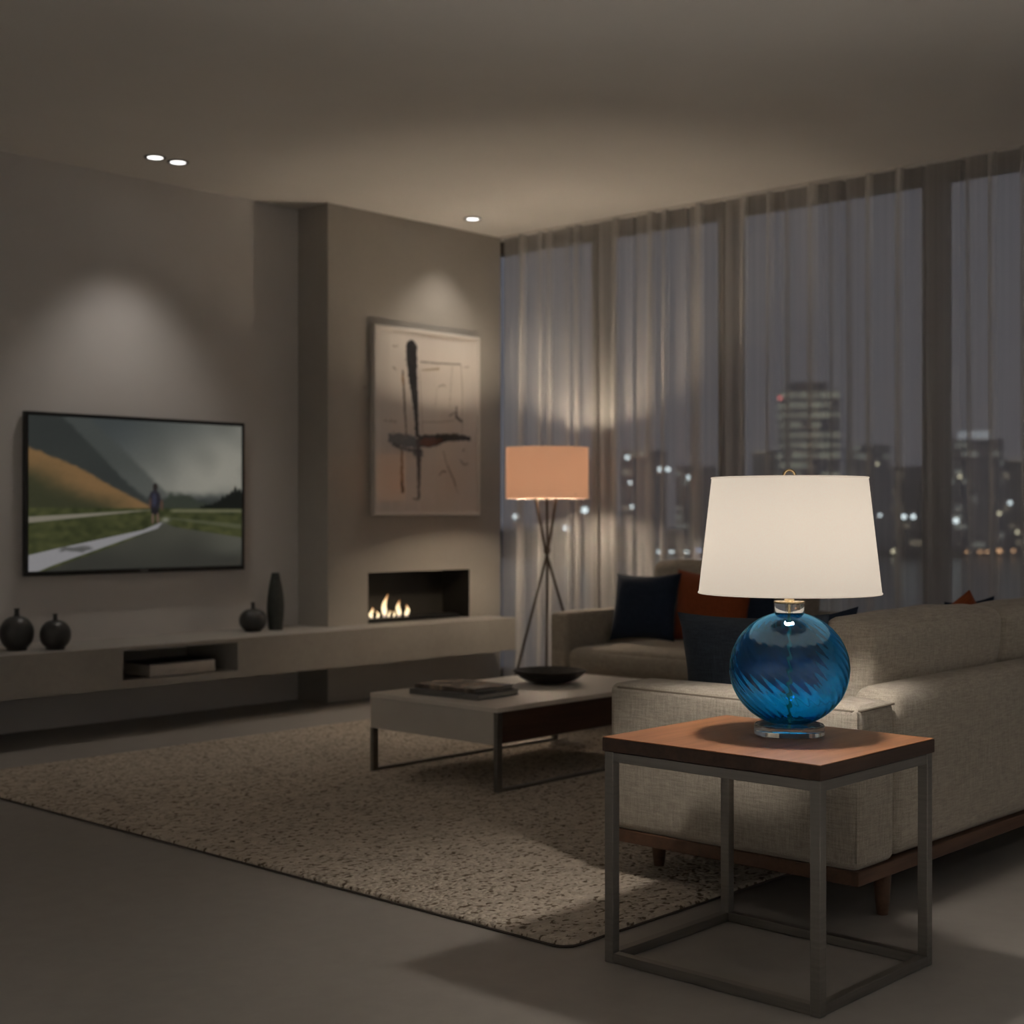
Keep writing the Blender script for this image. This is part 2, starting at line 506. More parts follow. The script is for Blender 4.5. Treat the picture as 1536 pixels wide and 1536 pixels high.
def film(u, v):
    n1 = nz(u * 6, v * 6, 1); n2 = nz(u * 28, v * 28, 2); n3 = nz(u * 90, v * 60, 3)
    c = mixc((78, 84, 84), (168, 166, 154), sm(.25, .95, u * .75 + v * .75 + n1 * .04))
    c = mixc(c, (182, 178, 164), .5 * math.exp(-((u - .86) ** 2 / .03 + (v - .32) ** 2 / .03)))
    e = pl(u, [(0, -.2), (.25, -.05), (.45, .22), (.62, .46)]) + n2 * .012        # misty far ridge
    c = mixc(c, (84, 88, 84), .75 * sm(0, .06, v - e))
    e = pl(u, [(0, -.25), (.15, -.02), (.3, .2), (.42, .38), (.52, .50)]) + n2 * .012
    c = mixc(c, (56, 60, 58), .85 * sm(0, .05, v - e))
    c = mixc(c, (70, 74, 70), .3 * (n1 + .3))
    e = pl(u, [(0, .19), (.2, .30), (.4, .46), (.55, .57), (1, .60)]) + n2 * .01       # orange slope
    k = sm(0, .03, v - e) * (u < .57)
    h = mixc((146, 114, 76), (66, 68, 48), sm(.02, .30, v - e + n1 * .08 + n2 * .03))
    c = mixc(c, h, k)
    e = pl(u, [(.58, .56), (.64, .48), (.72, .49), (.80, .54), (.9, .56), (1, .56)]) + n2 * .02   # right woods
    c = mixc(c, (64, 70, 60), sm(0, .03, v - e) * sm(.58, .62, u))
    e = pl(u, [(.74, .60), (.80, .57), (.86, .55), (.90, .52), (.93, .49), (.965, .455), (1, .47)]) - abs(nz(u * 45, 2, 5)) * .05 + n3 * .012
    c = mixc(c, (26, 30, 26), sm(0, .02, v - e) * sm(.74, .80, u))
    g = mixc((92, 94, 58), (54, 60, 36), .5 + n2 * .6 + n1 * .3)       # verges
    c = mixc(c, g, sm(.585, .60, v))
    e = pl(u, [(0, .645), (.52, .60)])                                 # pale track on the left
    c = mixc(c, (150, 144, 128), sm(0, .01, v - e) * sm(0, .01, e + pl(u, [(0, .05), (.52, .015)]) - v) * sm(.56, .53, u))
    c = mixc(c, (140, 138, 110), .7 * sm(0, .008, v - .595) * sm(0, .01, .625 - v) * sm(.62, .66, u))
    c = mixc(c, (104, 106, 84), .7 * sm(0, .01, v - pl(u, [(.62, .65), (1, .70)])) * sm(0, .01, pl(u, [(.62, .668), (1, .745)]) - v) * sm(.62, .66, u))
    # asphalt
    le = pl(v, [(.68, .58), (.74, .555), (.85, .36), (1, .06)]); re = pl(v, [(.68, .60), (.72, .66), (.80, 1.0), (1, 1.6)])
    k = sm(0, .012, u - le) * sm(0, .012, re - u) * sm(.675, .69, v)
    c = mixc(c, mixc((86, 86, 76), (66, 66, 60), sm(.7, 1.0, v) + n3 * .25 + n1 * .2), k)
    c = mixc(c, (116, 116, 104), .5 * k * sm(.72, 1.0, u) * sm(.98, .85, v + n1 * .04))
    # white line path, with a torn shadow
    l0 = pl(v, [(.68, .60), (.74, .50), (.80, .30), (.86, .10), (.90, -.02), (1, -.2)]); l1 = pl(v, [(.68, .615), (.73, .585), (.80, .44), (.88, .28), (.96, .12), (1, .05)])
    k = sm(0, .015, u - l0) * sm(0, .015, l1 - u) * sm(.68, .70, v)
    c = mixc(c, (166, 164, 166), k)
    c = mixc(c, (84, 84, 80), .8 * k * sm(.05, .0, abs(v - .862 + n2 * .02) * 2.2) * sm(.12, .15, u) * sm(.29, .25, u))
    c = mixc(c, (176, 174, 162), .8 * math.exp(-(((u - .615) / .02) ** 2 + ((v - .672) / .018) ** 2)))
    # walker seen from behind
    def el(cu, cv, ru, rv): return sm(1.25, .85, math.hypot((u - cu) / ru, (v - cv) / rv))
    c = mixc(c, (52, 46, 44), el(.565, .448, .011, .026))
    c = mixc(c, (46, 44, 52), max(el(.563, .53, .026, .058), el(.562, .585, .019, .03)))
    c = mixc(c, (70, 74, 96), .6 * el(.560, .535, .011, .045))
    c = mixc(c, (96, 74, 62), max(el(.596, .57, .007, .035), el(.541, .56, .005, .035)))
    c = mixc(c, (40, 38, 42), el(.563, .615, .018, .022))
    c = mixc(c, (120, 98, 86), max(el(.553, .665, .006, .035), el(.577, .66, .006, .035)))
    return lin([max(0, x + n3 * 3) for x in c])

tx0, tx1, tz0, tz1 = 3.573, 4.879, 0.756, 1.560
ty = 6.51
tv = root('television', ((tx0 + tx1) / 2, YW, tz0), 'wide black flat television on the wall showing a walker on a mountain road', 'television')
bz = 0.018
fr = merge(*[bevbox(a, c, .002, 1) for a, c in (((tx0, ty, tz1 - bz), (tx1, ty + .03, tz1)), ((tx0, ty, tz0), (tx1, ty + .03, tz0 + bz + .006)),
      ((tx0, ty, tz0 + bz + .006), (tx0 + bz, ty + .03, tz1 - bz)), ((tx1 - bz, ty, tz0 + bz + .006), (tx1, ty + .03, tz1 - bz)))])
mk('bezel', fr, M_black, tv, False)
me = grid_picture((tx0 + bz, ty + .004, tz0 + bz + .006), (tx1 - tx0 - 2 * bz, 0), tz1 - tz0 - 2 * bz - .006, 300, 180, film)
me.materials.append(picture_mat('screen_glow', 0.52, 0.3))
o = bpy.data.objects.new('screen', me); COL.objects.link(o); o.parent = tv; o.location = -Vector(tv['_o'])
mk('rear_housing', bevbox((tx0 + .01, ty + .0301, tz0 + .01), (tx1 - .01, YW - .004, tz1 - .01)), M_black, tv, False)
mk('emblem', bevbox((4.215, ty - .0015, tz0 + .006), (4.262, ty + .0005, tz0 + .015), .0005, 1), plain('emblem_grey', (.2, .2, .2), .4), tv, False)

# ------------------------------------------------------------------ floating shelf with niche
sy, sx1, sz0, sz1 = 6.04, 6.572, 0.229, 0.428
nx0, nx1, nz0, nz1 = 3.817, 4.487, 0.264, 0.408
b = bmesh.new()
SL = 1.3
for a, c in (((SL, sy, sz0), (nx0, YW, sz1)), ((nx1, sy, sz0), (cx0, YW, sz1)), ((nx0, sy, sz0), (nx1, YW, nz0)),
             ((nx0, sy, nz1), (nx1, YW, sz1)), ((nx0, YW - .06, nz0), (nx1, YW, nz1)), ((cx0, sy, sz0), (sx1, cy0, sz1))):
    box(b, a, c)
tag(mk('floating_shelf', b, M_shelf, None, False, (3.9, YW, sz0)), 'long grey concrete shelf floating below the television and fireplace', 'shelf')
bx = root('media_player', (4.13, 6.16, nz0), 'slim pale box with dark top lying in the open niche of the long shelf', 'media player')
mk('housing', bevbox((3.99, 6.075, nz0 + .003), (4.37, 6.30, nz0 + .062), .004), plain('pale_grey_casing', (.44, .40, .36), .5), bx)
mk('top_cover', bevbox((3.992, 6.077, nz0 + .0621), (4.368, 6.298, nz0 + .068), .001, 1), M_black, bx)
for x in (4.02, 4.34):
    for y in (6.10, 6.27): mk('foot', lathe([(0, nz0), (.012, nz0), (.012, nz0 + .003), (0, nz0 + .003)], 14, (x, y)), M_black, bx)

# ------------------------------------------------------------------ vases
def vase(name, x, y, prof, mat, label, cat='vase'):
    r_ = root(name, (x, y, sz1), label, cat)
    body = [(max(0, p), sz1 + q) for p, q in prof]
    mk('body', lathe(body, 56, (x, y), rib=lambda p, z, i: 1 + .006 * math.cos(22 * p)), mat, r_)
    return r_
def round_prof(R, Hb, rn, hn, flat=.58):
    pr = [(0, 0), (R * flat, 0)]
    for i in range(1, 22):
        a = -PI / 2 + PI * i / 22
        z = Hb / 2 + Hb / 2 * math.sin(a)
        r_ = R * math.cos(a) ** .8
        if r_ > (R * flat if i < 11 else rn): pr.append((r_, z))
    zt = Hb
    pr += [(rn * 1.25, zt * .985), (rn, zt + hn * .3), (rn * .95, zt + hn * .8), (rn * 1.25, zt + hn), (rn * .8, zt + hn), (rn * .7, zt + hn * .2), (0, zt * .9)]
    return pr
vase('round_vase', 3.39, 6.255, round_prof(.077, .158, .011, .036), M_vase, 'larger round black narrow-necked vase at the left end of the shelf')
vase('round_vase', 3.535, 6.165, round_prof(.071, .136, .010, .030), M_vase, 'smaller round black narrow-necked vase, second from the left on the shelf')
vase('round_vase', 4.81, 6.345, round_prof(.074, .122, .011, .036), M_vase, 'squat glossy black bottle vase beside the tall slim vase')
vase('tall_vase', 4.955, 6.335, [(0, 0), (.038, 0), (.041, .03), (.0455, .08), (.0475, .13), (.045, .18), (.038, .23), (.029, .275), (.022, .305), (.021, .312), (.017, .312), (.016, .25), (0, .2)],
     M_vase2, 'tall slim tapering dark vase on the shelf near the chimney')

# ------------------------------------------------------------------ fireplace
fp = root('fireplace', ((fx0 + fx1) / 2, cy0, fz0), 'low rectangular gas fireplace with small flames set in the chimney wall', 'fireplace')
b = bmesh.new()
yb = cy0 + fd; e = .0005
quad(b, (fx0, yb, fz0), (fx1, yb, fz0), (fx1, yb, fz1), (fx0, yb, fz1))
quad(b, (fx0, cy0 + e, fz0), (fx0, yb, fz0), (fx0, yb, fz1), (fx0, cy0 + e, fz1))
quad(b, (fx1, yb, fz0), (fx1, cy0 + e, fz0), (fx1, cy0 + e, fz1), (fx1, yb, fz1))
quad(b, (fx0, cy0 + e, fz1), (fx0, yb, fz1), (fx1, yb, fz1), (fx1, cy0 + e, fz1))
quad(b, (fx0, yb, fz0), (fx0, cy0 + e, fz0), (fx1, cy0 + e, fz0), (fx1, yb, fz0))
mk('firebox', b, plain('firebox_steel', (.030, .027, .022), .5, 0, .4, .1), fp, False)
by = cy0 + .10
mk('burner', bevbox((fx0 + .02, by - .05, fz0 + .001), (fx1 - .03, by + .05, fz0 + .022), .004), M_black, fp)
def flame_mat():
    m, n, l, out = new_mat('flame')
    em = n.new('ShaderNodeEmission')
    tc = n.new('ShaderNodeTexCoord'); sp = n.new('ShaderNodeSeparateXYZ'); l.new(tc.outputs['Generated'], sp.inputs[0])
    l.new(ramp(n, l, sp.outputs[2], [(0, (.75, .5, .45)), (.2, (1, .80, .50)), (.65, (1, .74, .40)), (1, (1, .40, .13))]), em.inputs['Color'])
    l.new(ramp(n, l, sp.outputs[2], [(0, (.12, .12, .12)), (.22, (1, 1, 1)), (.7, (.8, .8, .8)), (1, (.25, .25, .25))]), em.inputs['Strength'])
    k = math_node(n, l, 'MULTIPLY', em.inputs['Strength'].links[0].from_socket, 1.9)
    l.new(k, em.inputs['Strength']); l.new(em.outputs[0], out.inputs['Surface'])
    return m
M_flame = flame_mat()
def flame(px, hgt, wid, lean):
    prof = []
    for i in range(13):
        t = i / 12; prof.append((.72 * wid * (math.sin(PI * min(1, t * .93 + .07)) ** .8) * (1 - .55 * t) * 1.25 if 0 < i < 12 else 0, t * hgt))
    bm = lathe([(max(0, r_), fz0 + .018 + z) for r_, z in prof], 14, (0, 0))
    for v in bm.verts:
        t = (v.co.z - fz0 - .018) / hgt
        v.co.x += px + lean * t * t + .006 * math.sin(t * 7 + px * 50); v.co.y = by + v.co.y * .7
    mk('flame', bm, M_flame, fp)
for a in ((5.625, .062, .016, .002), (5.700, .072, .018, .006), (5.750, .050, .013, -.004), (5.798, .145, .024, .028), (5.842, .05, .010, .0),
          (5.878, .045, .010, .004), (5.915, .105, .023, .006), (5.985, .075, .021, .002)): flame(*a)

# ------------------------------------------------------------------ framed picture
STROKES = [  # points (u, v, half width), colour, roughness of the edge, strength
    ([(.335, .085, .052), (.337, .15, .050), (.345, .24, .044), (.368, .36, .030), (.380, .46, .020), (.388, .57, .016)], (22, 21, 20), .012, 1),
    ([(.14, .595, .034), (.20, .60, .046), (.30, .605, .046), (.38, .61, .036), (.44, .615, .025)], (82, 88, 96), .022, .85),
    ([(.16, .63, .012), (.28, .655, .012), (.42, .655, .016)], (40, 44, 52), .02, .7),
    ([(.43, .60, .040), (.50, .60, .046), (.58, .592, .038), (.68, .575, .028), (.80, .570, .026), (.93, .575, .012)], (30, 25, 23), .016, 1),
    ([(.44, .607, .024), (.50, .605, .032), (.58, .600, .022), (.64, .59, .008)], (112, 56, 34), .02, .9),
    ([(.400, .60, .020), (.405, .70, .022), (.408, .80, .016), (.405, .92, .011)], (72, 62, 56), .012, .9),
    ([(.38, .67, .030), (.42, .675, .030)], (60, 62, 70), .03, .6),
    ([(.250, .22, .006), (.262, .34, .009), (.272, .45, .007), (.285, .57, .007)], (70, 52, 38), .008, .85),
    ([(.252, .25, .010), (.255, .30, .006)], (150, 108, 52), .008, .7),
    ([(.242, .67, .010), (.240, .76, .012), (.242, .83, .013), (.248, .885, .015)], (104, 72, 40), .012, .9),
    ([(.245, .84, .015), (.250, .885, .014)], (46, 36, 30), .012, .8),
    ([(.42, .160, .004), (.60, .158, .006), (.83, .150, .004)], (84, 76, 70), .005, .7),
    ([(.44, .205, .003), (.52, .198, .005), (.60, .188, .008)], (128, 106, 70), .006, .7),
    ([(.83, .15, .003), (.845, .30, .004), (.842, .54, .003)], (120, 110, 102), .004, .6),
    ([(.74, .17, .003), (.725, .28, .003), (.715, .40, .003)], (120, 110, 102), .004, .5),
    ([(.60, .29, .004), (.65, .275, .005), (.67, .285, .004)], (96, 88, 80), .006, .5),
    ([(.585, .30, .002), (.57, .40, .002)], (120, 110, 100), .003, .5),
    ([(.785, .395, .006), (.782, .455, .011), (.84, .478, .008)], (60, 52, 48), .008, .85),
    ([(.785, .42, .004), (.71, .452, .004)], (84, 74, 68), .006, .7),
    ([(.44, .495, .003), (.60, .49, .004), (.76, .475, .003)], (130, 118, 110), .004, .5),
    ([(.41, .2, .003), (.43, .40, .003), (.44, .56, .003)], (120, 110, 102), .003, .5),
    ([(.65, .655, .003), (.68, .72, .004), (.72, .77, .006), (.76, .82, .006), (.79, .885, .003)], (84, 72, 66), .006, .7),
    ([(.61, .79, .005), (.64, .765, .006), (.68, .77, .006)], (90, 80, 74), .01, .6),
    ([(.82, .70, .004), (.86, .725, .006), (.90, .72, .005)], (90, 80, 74), .008, .6),
    ([(.86, .64, .008), (.85, .65, .004)], (110, 100, 92), .01, .5),
    ([(.16, .09, .005), (.20, .085, .005)], (130, 118, 108), .012, .5),
    ([(.16, .205, .005), (.19, .22, .007)], (120, 108, 98), .012, .5),
    ([(.08, .50, .008), (.18, .505, .010)], (140, 128, 120), .02, .45),
    ([(.35, .925, .004), (.40, .93, .006)], (90, 80, 72), .008, .7),
    ([(.27, .16, .003), (.33, .155, .003)], (120, 108, 100), .004, .5),
    ([(.86, .165, .003), (.91, .16, .005)], (130, 118, 108), .006, .5),
]
def art(u, v):
    c = mixc((232, 226, 219), (216, 208, 201), .5 + .5 * nz(u * 3, v * 4, 9))
    w = nz(u * 40, v * 60, 4); w2 = nz(u * 110, v * 160, 6)
    for pts, col, ed, k in STROKES:
        best = -9
        for (a, b1, w0), (c1, d1, w1) in zip(pts, pts[1:]):
            # picture is taller than wide: measure in widths
            dx, dy = c1 - a, (d1 - b1) * 1.26; px_, py_ = u - a, (v - b1) * 1.26
            t = max(0, min(1, (px_ * dx + py_ * dy) / (dx * dx + dy * dy)))
            best = max(best, w0 + (w1 - w0) * t - math.hypot(px_ - dx * t, py_ - dy * t))
        if best > -.05:
            c = mixc(c, col, k * sm(-.004, .004, best + ed * (w * .7 + w2 * .6)) * (1 - .25 * max(0, w2 + w)))
    return lin(c)
px0, px1, pz0, pz1 = 5.600, 6.471, 1.054, 2.153
py = 6.245
pr = root('framed_picture', ((px0 + px1) / 2, cy0, pz0), 'white-framed abstract painting with black cross strokes hung above the fireplace', 'picture')
ft = .018
fr = merge(*[bevbox(a, c, .002, 1) for a, c in (((px0, py, pz1 - ft), (px1, cy0 - .002, pz1)), ((px0, py, pz0), (px1, cy0 - .002, pz0 + ft)),
      ((px0, py, pz0 + ft), (px0 + ft, cy0 - .002, pz1 - ft)), ((px1 - ft, py, pz0 + ft), (px1, cy0 - .002, pz1 - ft)))])
mk('frame', fr, plain('white_frame', (.62, .58, .54), .4, 0, .5, .02), pr, False)
me = grid_picture((px0 + ft, py + .010, pz0 + ft), (px1 - px0 - 2 * ft, 0), pz1 - pz0 - 2 * ft, 220, 280, art)
me.materials.append(picture_mat('painted_canvas'))
o = bpy.data.objects.new('canvas', me); COL.objects.link(o); o.parent = pr; o.location = -Vector(pr['_o'])
g = bmesh.new(); quad(g, (px0 + ft, py + .004, pz0 + ft), (px1 - ft, py + .004, pz0 + ft), (px1 - ft, py + .004, pz1 - ft), (px0 + ft, py + .004, pz1 - ft))
mk('glazing', g, pane_glass('picture_glass', (1, 1, 1), 2.2), pr, False)

# ------------------------------------------------------------------ rug
def rug_outline(r_, k=8):
    x0, x1, y0, y1 = 2.672, 5.95, 2.29, 5.57
    pts = []
    for cx_, cy_, a0 in ((x1 - r_, y1 - r_, 0), (x0 + r_, y1 - r_, 90), (x0 + r_, y0 + r_, 180), (x1 - r_, y0 + r_, 270)):
        pts += [(cx_ + r_ * math.cos(math.radians(a0 + 90 * i / k)), cy_ + r_ * math.sin(math.radians(a0 + 90 * i / k))) for i in range(k + 1)]
    return pts
b = bmesh.new(); ol = rug_outline(.045)
cxr, cyr = 4.311, 3.93
rings = []
for ins, z in ((0, .002), (0, .009), (.002, .013), (.007, .016)):
    rings.append([b.verts.new((x - math.copysign(ins, x - cxr), y - math.copysign(ins, y - cyr), z)) for x, y in ol])
for A, B in zip(rings, rings[1:]):
    for i in range(len(A)): b.faces.new((A[i], A[(i + 1) % len(A)], B[(i + 1) % len(A)], B[i]))
b.faces.new(rings[-1]); b.faces.new(rings[0][::-1])
rg = root('rug', (4.3, 3.9, 0), 'large pale woven wool rug with dark flecks on the concrete floor', 'rug')
mk('pile', b, rug_mat(), rg)
mk('binding', tube([(x, y, .0035) for x, y in ol], .0033, 8, None, True), plain('dark_binding', (.07, .055, .045), .9), rg)

# ------------------------------------------------------------------ coffee table
RZ = 0.016
ct = root('coffee_table', (4.55, 4.07, RZ), 'low grey coffee table with walnut drawer front on thin metal legs', 'coffee table')
ax0, ax1, ay0, ay1, az0, az1 = 3.945, 5.09, 3.72, 4.43, 0.192, 0.333
mk('top', bevbox((ax0, ay0, az1 - .018), (ax1, ay1, az1), .002), plain('lit_grey_lacquer', (.72, .67, .60), .33, 0, .6, .03), ct, False)  # body's lacquer made paler: light from above put into its colour
mk('body', bevbox((ax0 + .001, ay0 + .02, az0), (ax1 - .001, ay1 - .001, az1 - .0181), .002), M_grey, ct, False)
mk('drawer_front', bevbox((ax0 + .03, ay0 + .002, az0 + .006), (ax1 - .03, ay0 + .0199, az1 - .019), .001, 1), M_dwood, ct, False)
for y0, y1 in ((ay0, ay0 + .02), (ay1 - .02, ay1)):
    for x0, x1 in ((ax0 + .001, ax0 + .029), (ax1 - .029, ax1 - .001)):
        mk('leg', bevbox((x0, y0, RZ), (x1, y0 + .0195, (az1 - .0185) if y0 == ay0 else az0), .001, 1), M_bronze if 0 else M_steel, ct, False)
    mk('floor_bar', bevbox((ax0 + .03, y0 + .002, RZ), (ax1 - .03, y1 - .002, RZ + .012), .001, 1), M_steel, ct, False)

def book(x, y, z, w, d, h, rz, cover, label):
    r_ = root('magazine', (x, y, z), label, 'magazine', None)
    for nm, bm, mt in (('cover', merge(bevbox((-w / 2, -d / 2, 0), (w / 2, d / 2, .003), .001, 1), bevbox((-w / 2, -d / 2, h - .003), (w / 2, d / 2, h), .001, 1),
                                 bevbox((-w / 2, -d / 2, .003), (-w / 2 + .004, d / 2, h - .003), .001, 1)), cover),
                       ('pages', bevbox((-w / 2 + .0045, -d / 2 + .004, .0031), (w / 2 - .004, d / 2 - .004, h - .0031), .001, 1), M_paper)):
        o = mk(nm, bm, mt, None, False, (0, 0, 0)); o.parent = r_
    r_.rotation_euler = (0, 0, rz)
    return r_
M_paper = plain('page_paper', (.30, .29, .27), .8)
M_cov = plain('grey_cover', (.13, .125, .12), .3, 0, .5, .1)
m_, n_, l_, out_ = new_mat('printed_cover')
b_ = principled(n_, l_, out_, .25)
l_.new(ramp(n_, l_, noise_tex(n_, l_, coords(n_, l_, (7, 12, 1)), 1.0, 3.0), [(.35, (.05, .04, .035)), (.5, (.16, .13, .11)), (.6, (.42, .33, .25)), (.7, (.08, .06, .05))]), b_.inputs['Base Color'])
book(4.17, 4.115, az1, .26, .36, .022, math.radians(4), M_cov, 'lower plain grey magazine of the pair on the coffee table')
book(4.18, 4.125, az1 + .022, .235, .33, .018, math.radians(2), m_, 'upper magazine with a brown picture cover, on the coffee table')
bw = root('bowl', (4.70, 4.12, az1), 'wide shallow dark glossy bowl on the coffee table behind the magazines', 'bowl')
mk('dish', lathe([(0, az1 + .008), (.045, az1 + .001), (.06, az1 + .001), (.09, az1 + .008), (.125, az1 + .024), (.150, az1 + .044), (.158, az1 + .052), (.155, az1 + .056), (.149, az1 + .053), (.118, az1 + .031), (.085, az1 + .016), (.05, az1 + .011), (0, az1 + .011)], 64, (4.70, 4.12)),
   plain('dark_glaze', (.020, .017, .015), .45, 0, .22, .5, 30), bw)

# ------------------------------------------------------------------ floor lamp
lx, ly = 6.235, 5.487
fl = root('floor_lamp', (lx, ly, 0), 'tripod floor lamp with orange-lit drum shade standing before the curtain', 'floor lamp')
sr, s0, s1 = .236, 1.148, 1.440
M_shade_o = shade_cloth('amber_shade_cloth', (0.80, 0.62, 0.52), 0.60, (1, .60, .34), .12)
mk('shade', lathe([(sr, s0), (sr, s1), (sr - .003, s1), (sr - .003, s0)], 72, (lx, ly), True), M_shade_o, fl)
# legs cross below the shade; in the view one runs left, one right, one upright
R = Vector((.6786, -.7345, 0)); F = Vector((.7345, .6786, 0)); C0 = Vector((lx, ly, 0)); zc = .855
for k, (low, top) in enumerate(((-.215 * R - .02 * F, .055 * R + .02 * F), (.235 * R - .05 * F, -.07 * R + .03 * F), (.0 * R + .22 * F, -.003 * R - .05 * F))):
    off = .009 * Vector((math.cos(2.1 * k), math.sin(2.1 * k), 0))
    mk('leg', tube([C0 + low + Vector((0, 0, .002)), C0 + off + Vector((0, 0, zc)), C0 + top + Vector((0, 0, 1.17))], .0075, 10), M_bronze, fl)
mk('leg_joint', lathe([(0, zc - .02), (.017, zc - .02), (.02, zc), (.017, zc + .02), (0, zc + .02)], 20, (lx, ly)), M_bronze, fl)
mk('shade_fitting', merge(*[tube([C0 + Vector((0, 0, 1.17)), C0 + Vector((sr * math.cos(a), sr * math.sin(a), 1.17))], .003, 8) for a in (0.4, 2.5, 4.6)]), M_bronze, fl)
mk('lamp_holder', lathe([(0, 1.165), (.012, 1.165), (.012, 1.215), (0, 1.215)], 18, (lx, ly)), M_bronze, fl)
mk('upper_socket', tube([(lx + .034, ly, 1.172), (lx + .034, ly, 1.288)], .009, 10), M_bronze, fl)
def bulb_bm(x, y, z, r=.032):
    return lathe([(0, z)] + [(r * math.sin(PI * i / 14) if i < 12 else .015, z + r * (1 - math.cos(PI * i / 14))) for i in range(1, 14)] + [(0, z + 2 * r)], 24, (x, y))
mk('bulb', bulb_bm(lx, ly, 1.216, .025), M_bulb_o, fl)
mk('bulb', bulb_bm(lx + .034, ly, 1.289, .025), M_bulb_o, fl)

# ------------------------------------------------------------------ sectional sofa
so = root('sectional_sofa', (4.8, 2.3, 0), 'oatmeal linen corner sofa on a walnut base, seen from behind its back', 'sofa')
SX0, SX1, SY0, SY1 = 3.275, 6.37, 1.84, 2.645      # section nearest the side table
WX0, WY1 = 5.50, 4.82                               # section along the window
ZB = .115
mk('base', merge(bevbox((SX0 + .002, SY0 + .002, ZB), (SX1, SY1, ZB + .037), .003), bevbox((WX0, SY1 + .0005, ZB), (SX1, WY1, ZB + .037), .003)), M_walnut, so, False)
def leg_bm(x, y, z0):
    return lathe([(0, z0), (.015, z0), (.020, z0 + .04), (.024, ZB), (0, ZB)], 20, (x, y))
for x, y in ((3.48, 1.885), (6.25, 1.93)): mk('leg', leg_bm(x, y, 0), M_walnut, so)
for x, y in ((3.455, 2.60), (5.60, 2.60), (5.58, 4.70), (4.85, 2.58)): mk('leg', leg_bm(x, y, RZ), M_walnut, so)
mk('leg', leg_bm(6.25, 4.70, 0), M_walnut, so)
zb = ZB + .037
mk('seat_frame', merge(soft_box((SX0 + .20, SY0 + .15, zb), (SX1 - .15, SY1 - .02, .27), .015, seg=4), soft_box((WX0 + .02, SY1 - .02, zb), (SX1 - .15, WY1 - .12, .27), .015, seg=4)), M_linen, so)
arm = mk('arm', soft_box((SX0, SY0 + .003, zb), (SX0 + .195, SY1, .568), .022, (.004, .004, .010), 12), M_linen, so)
pz = .556; q = .004
mk('piping', tube([(SX0 + .19, SY0 + q, pz + .004), (SX0 + .02, SY0 + q, pz), (SX0 + q, SY0 + .02, pz), (SX0 + q, SY1 - .03, pz + .002)], .0032, 8), plain('piping_cord', (.17, .14, .11), .9), arm)
mk('piping', tube([(SX0 + .006, SY0 + .008, zb + .02), (SX0 + .006, SY0 + .008, pz)], .003, 8), M_linen, arm)
mk('back_frame', soft_box((SX0 + .198, SY0, zb), (SX1, SY0 + .14, .596), .045, (0, .004, .006), 14), M_linen, so)
mk('back_frame', soft_box((SX1 - .14, SY0 + .142, zb), (SX1, WY1, .575), .04, (.004, 0, .006), 14), M_linen, so)
mk('arm', soft_box((WX0, WY1 - .11, zb), (SX1 - .142, WY1 + .002, .566), .02, (.003, .003, .006), 12), M_linen, so)
for x0, x1 in ((SX0 + .20, 4.48), (4.485, WX0 - .003)):
    mk('seat_cushion', soft_box((x0, SY0 + .145, .272), (x1, SY1 + .01, .405), .04, (.004, .01, .018), 12), M_linen, so)
for y0, y1 in ((SY0 + .145, 3.35), (3.355, WY1 - .115)):
    mk('seat_cushion', soft_box((WX0 - .015, y0, .272), (SX1 - .145, y1, .395), .045, (.012, .004, .028), 12), M_linen, so)
def tilt(bm, piv, axis, ang):
    bm.transform(Matrix.Translation(piv) @ Matrix.Rotation(ang, 4, axis) @ Matrix.Translation(-Vector(piv))); return bm
def back_cushion(x0, x1, y0, y1, z0, z1, axis, ang, sd):
    bm = soft_box((x0, y0, z0), (x1, y1, z1), .036, (.004, .024, .012) if axis == 'X' else (.024, .004, .012), 14, .006, sd)
    piv = (x0, y0, z0) if axis == 'X' else (x1, y0, z0)
    mk('back_cushion', tilt(bm, piv, axis, ang), M_linen, so)
back_cushion(3.555, 4.39, 1.995, 2.155, .41, .758, 'X', math.radians(7), 1)
back_cushion(4.395, 5.27, 1.99, 2.16, .41, .752, 'X', math.radians(7), 5)
back_cushion(5.28, 6.1, 1.99, 2.17, .41, .745, 'X', math.radians(7), 9)
for y0, y1, sd in ((3.70, 4.155, 17), (4.16, 4.62, 21)):
    back_cushion(6.03, 6.205, y0, y1, .41, .80, 'Y', math.radians(8), sd)

# ------------------------------------------------------------------ throw pillows (things of their own)
def pillow(mat, label, loc, w, h, t, rz, lean, roll=0.0, sd=0.0, group=None, pinch=.06):
    o = mk('throw_pillow', pillow_bm(w, h, t, pinch, 26, sd), mat, None, True, (0, 0, 0))
    o.location = loc
    o.rotation_euler = (Matrix.Rotation(rz, 4, 'Z') @ Matrix.Rotation(lean, 4, 'X') @ Matrix.Rotation(roll, 4, 'Y')).to_euler()
    return tag(o, label, 'pillow', group)
d = math.radians
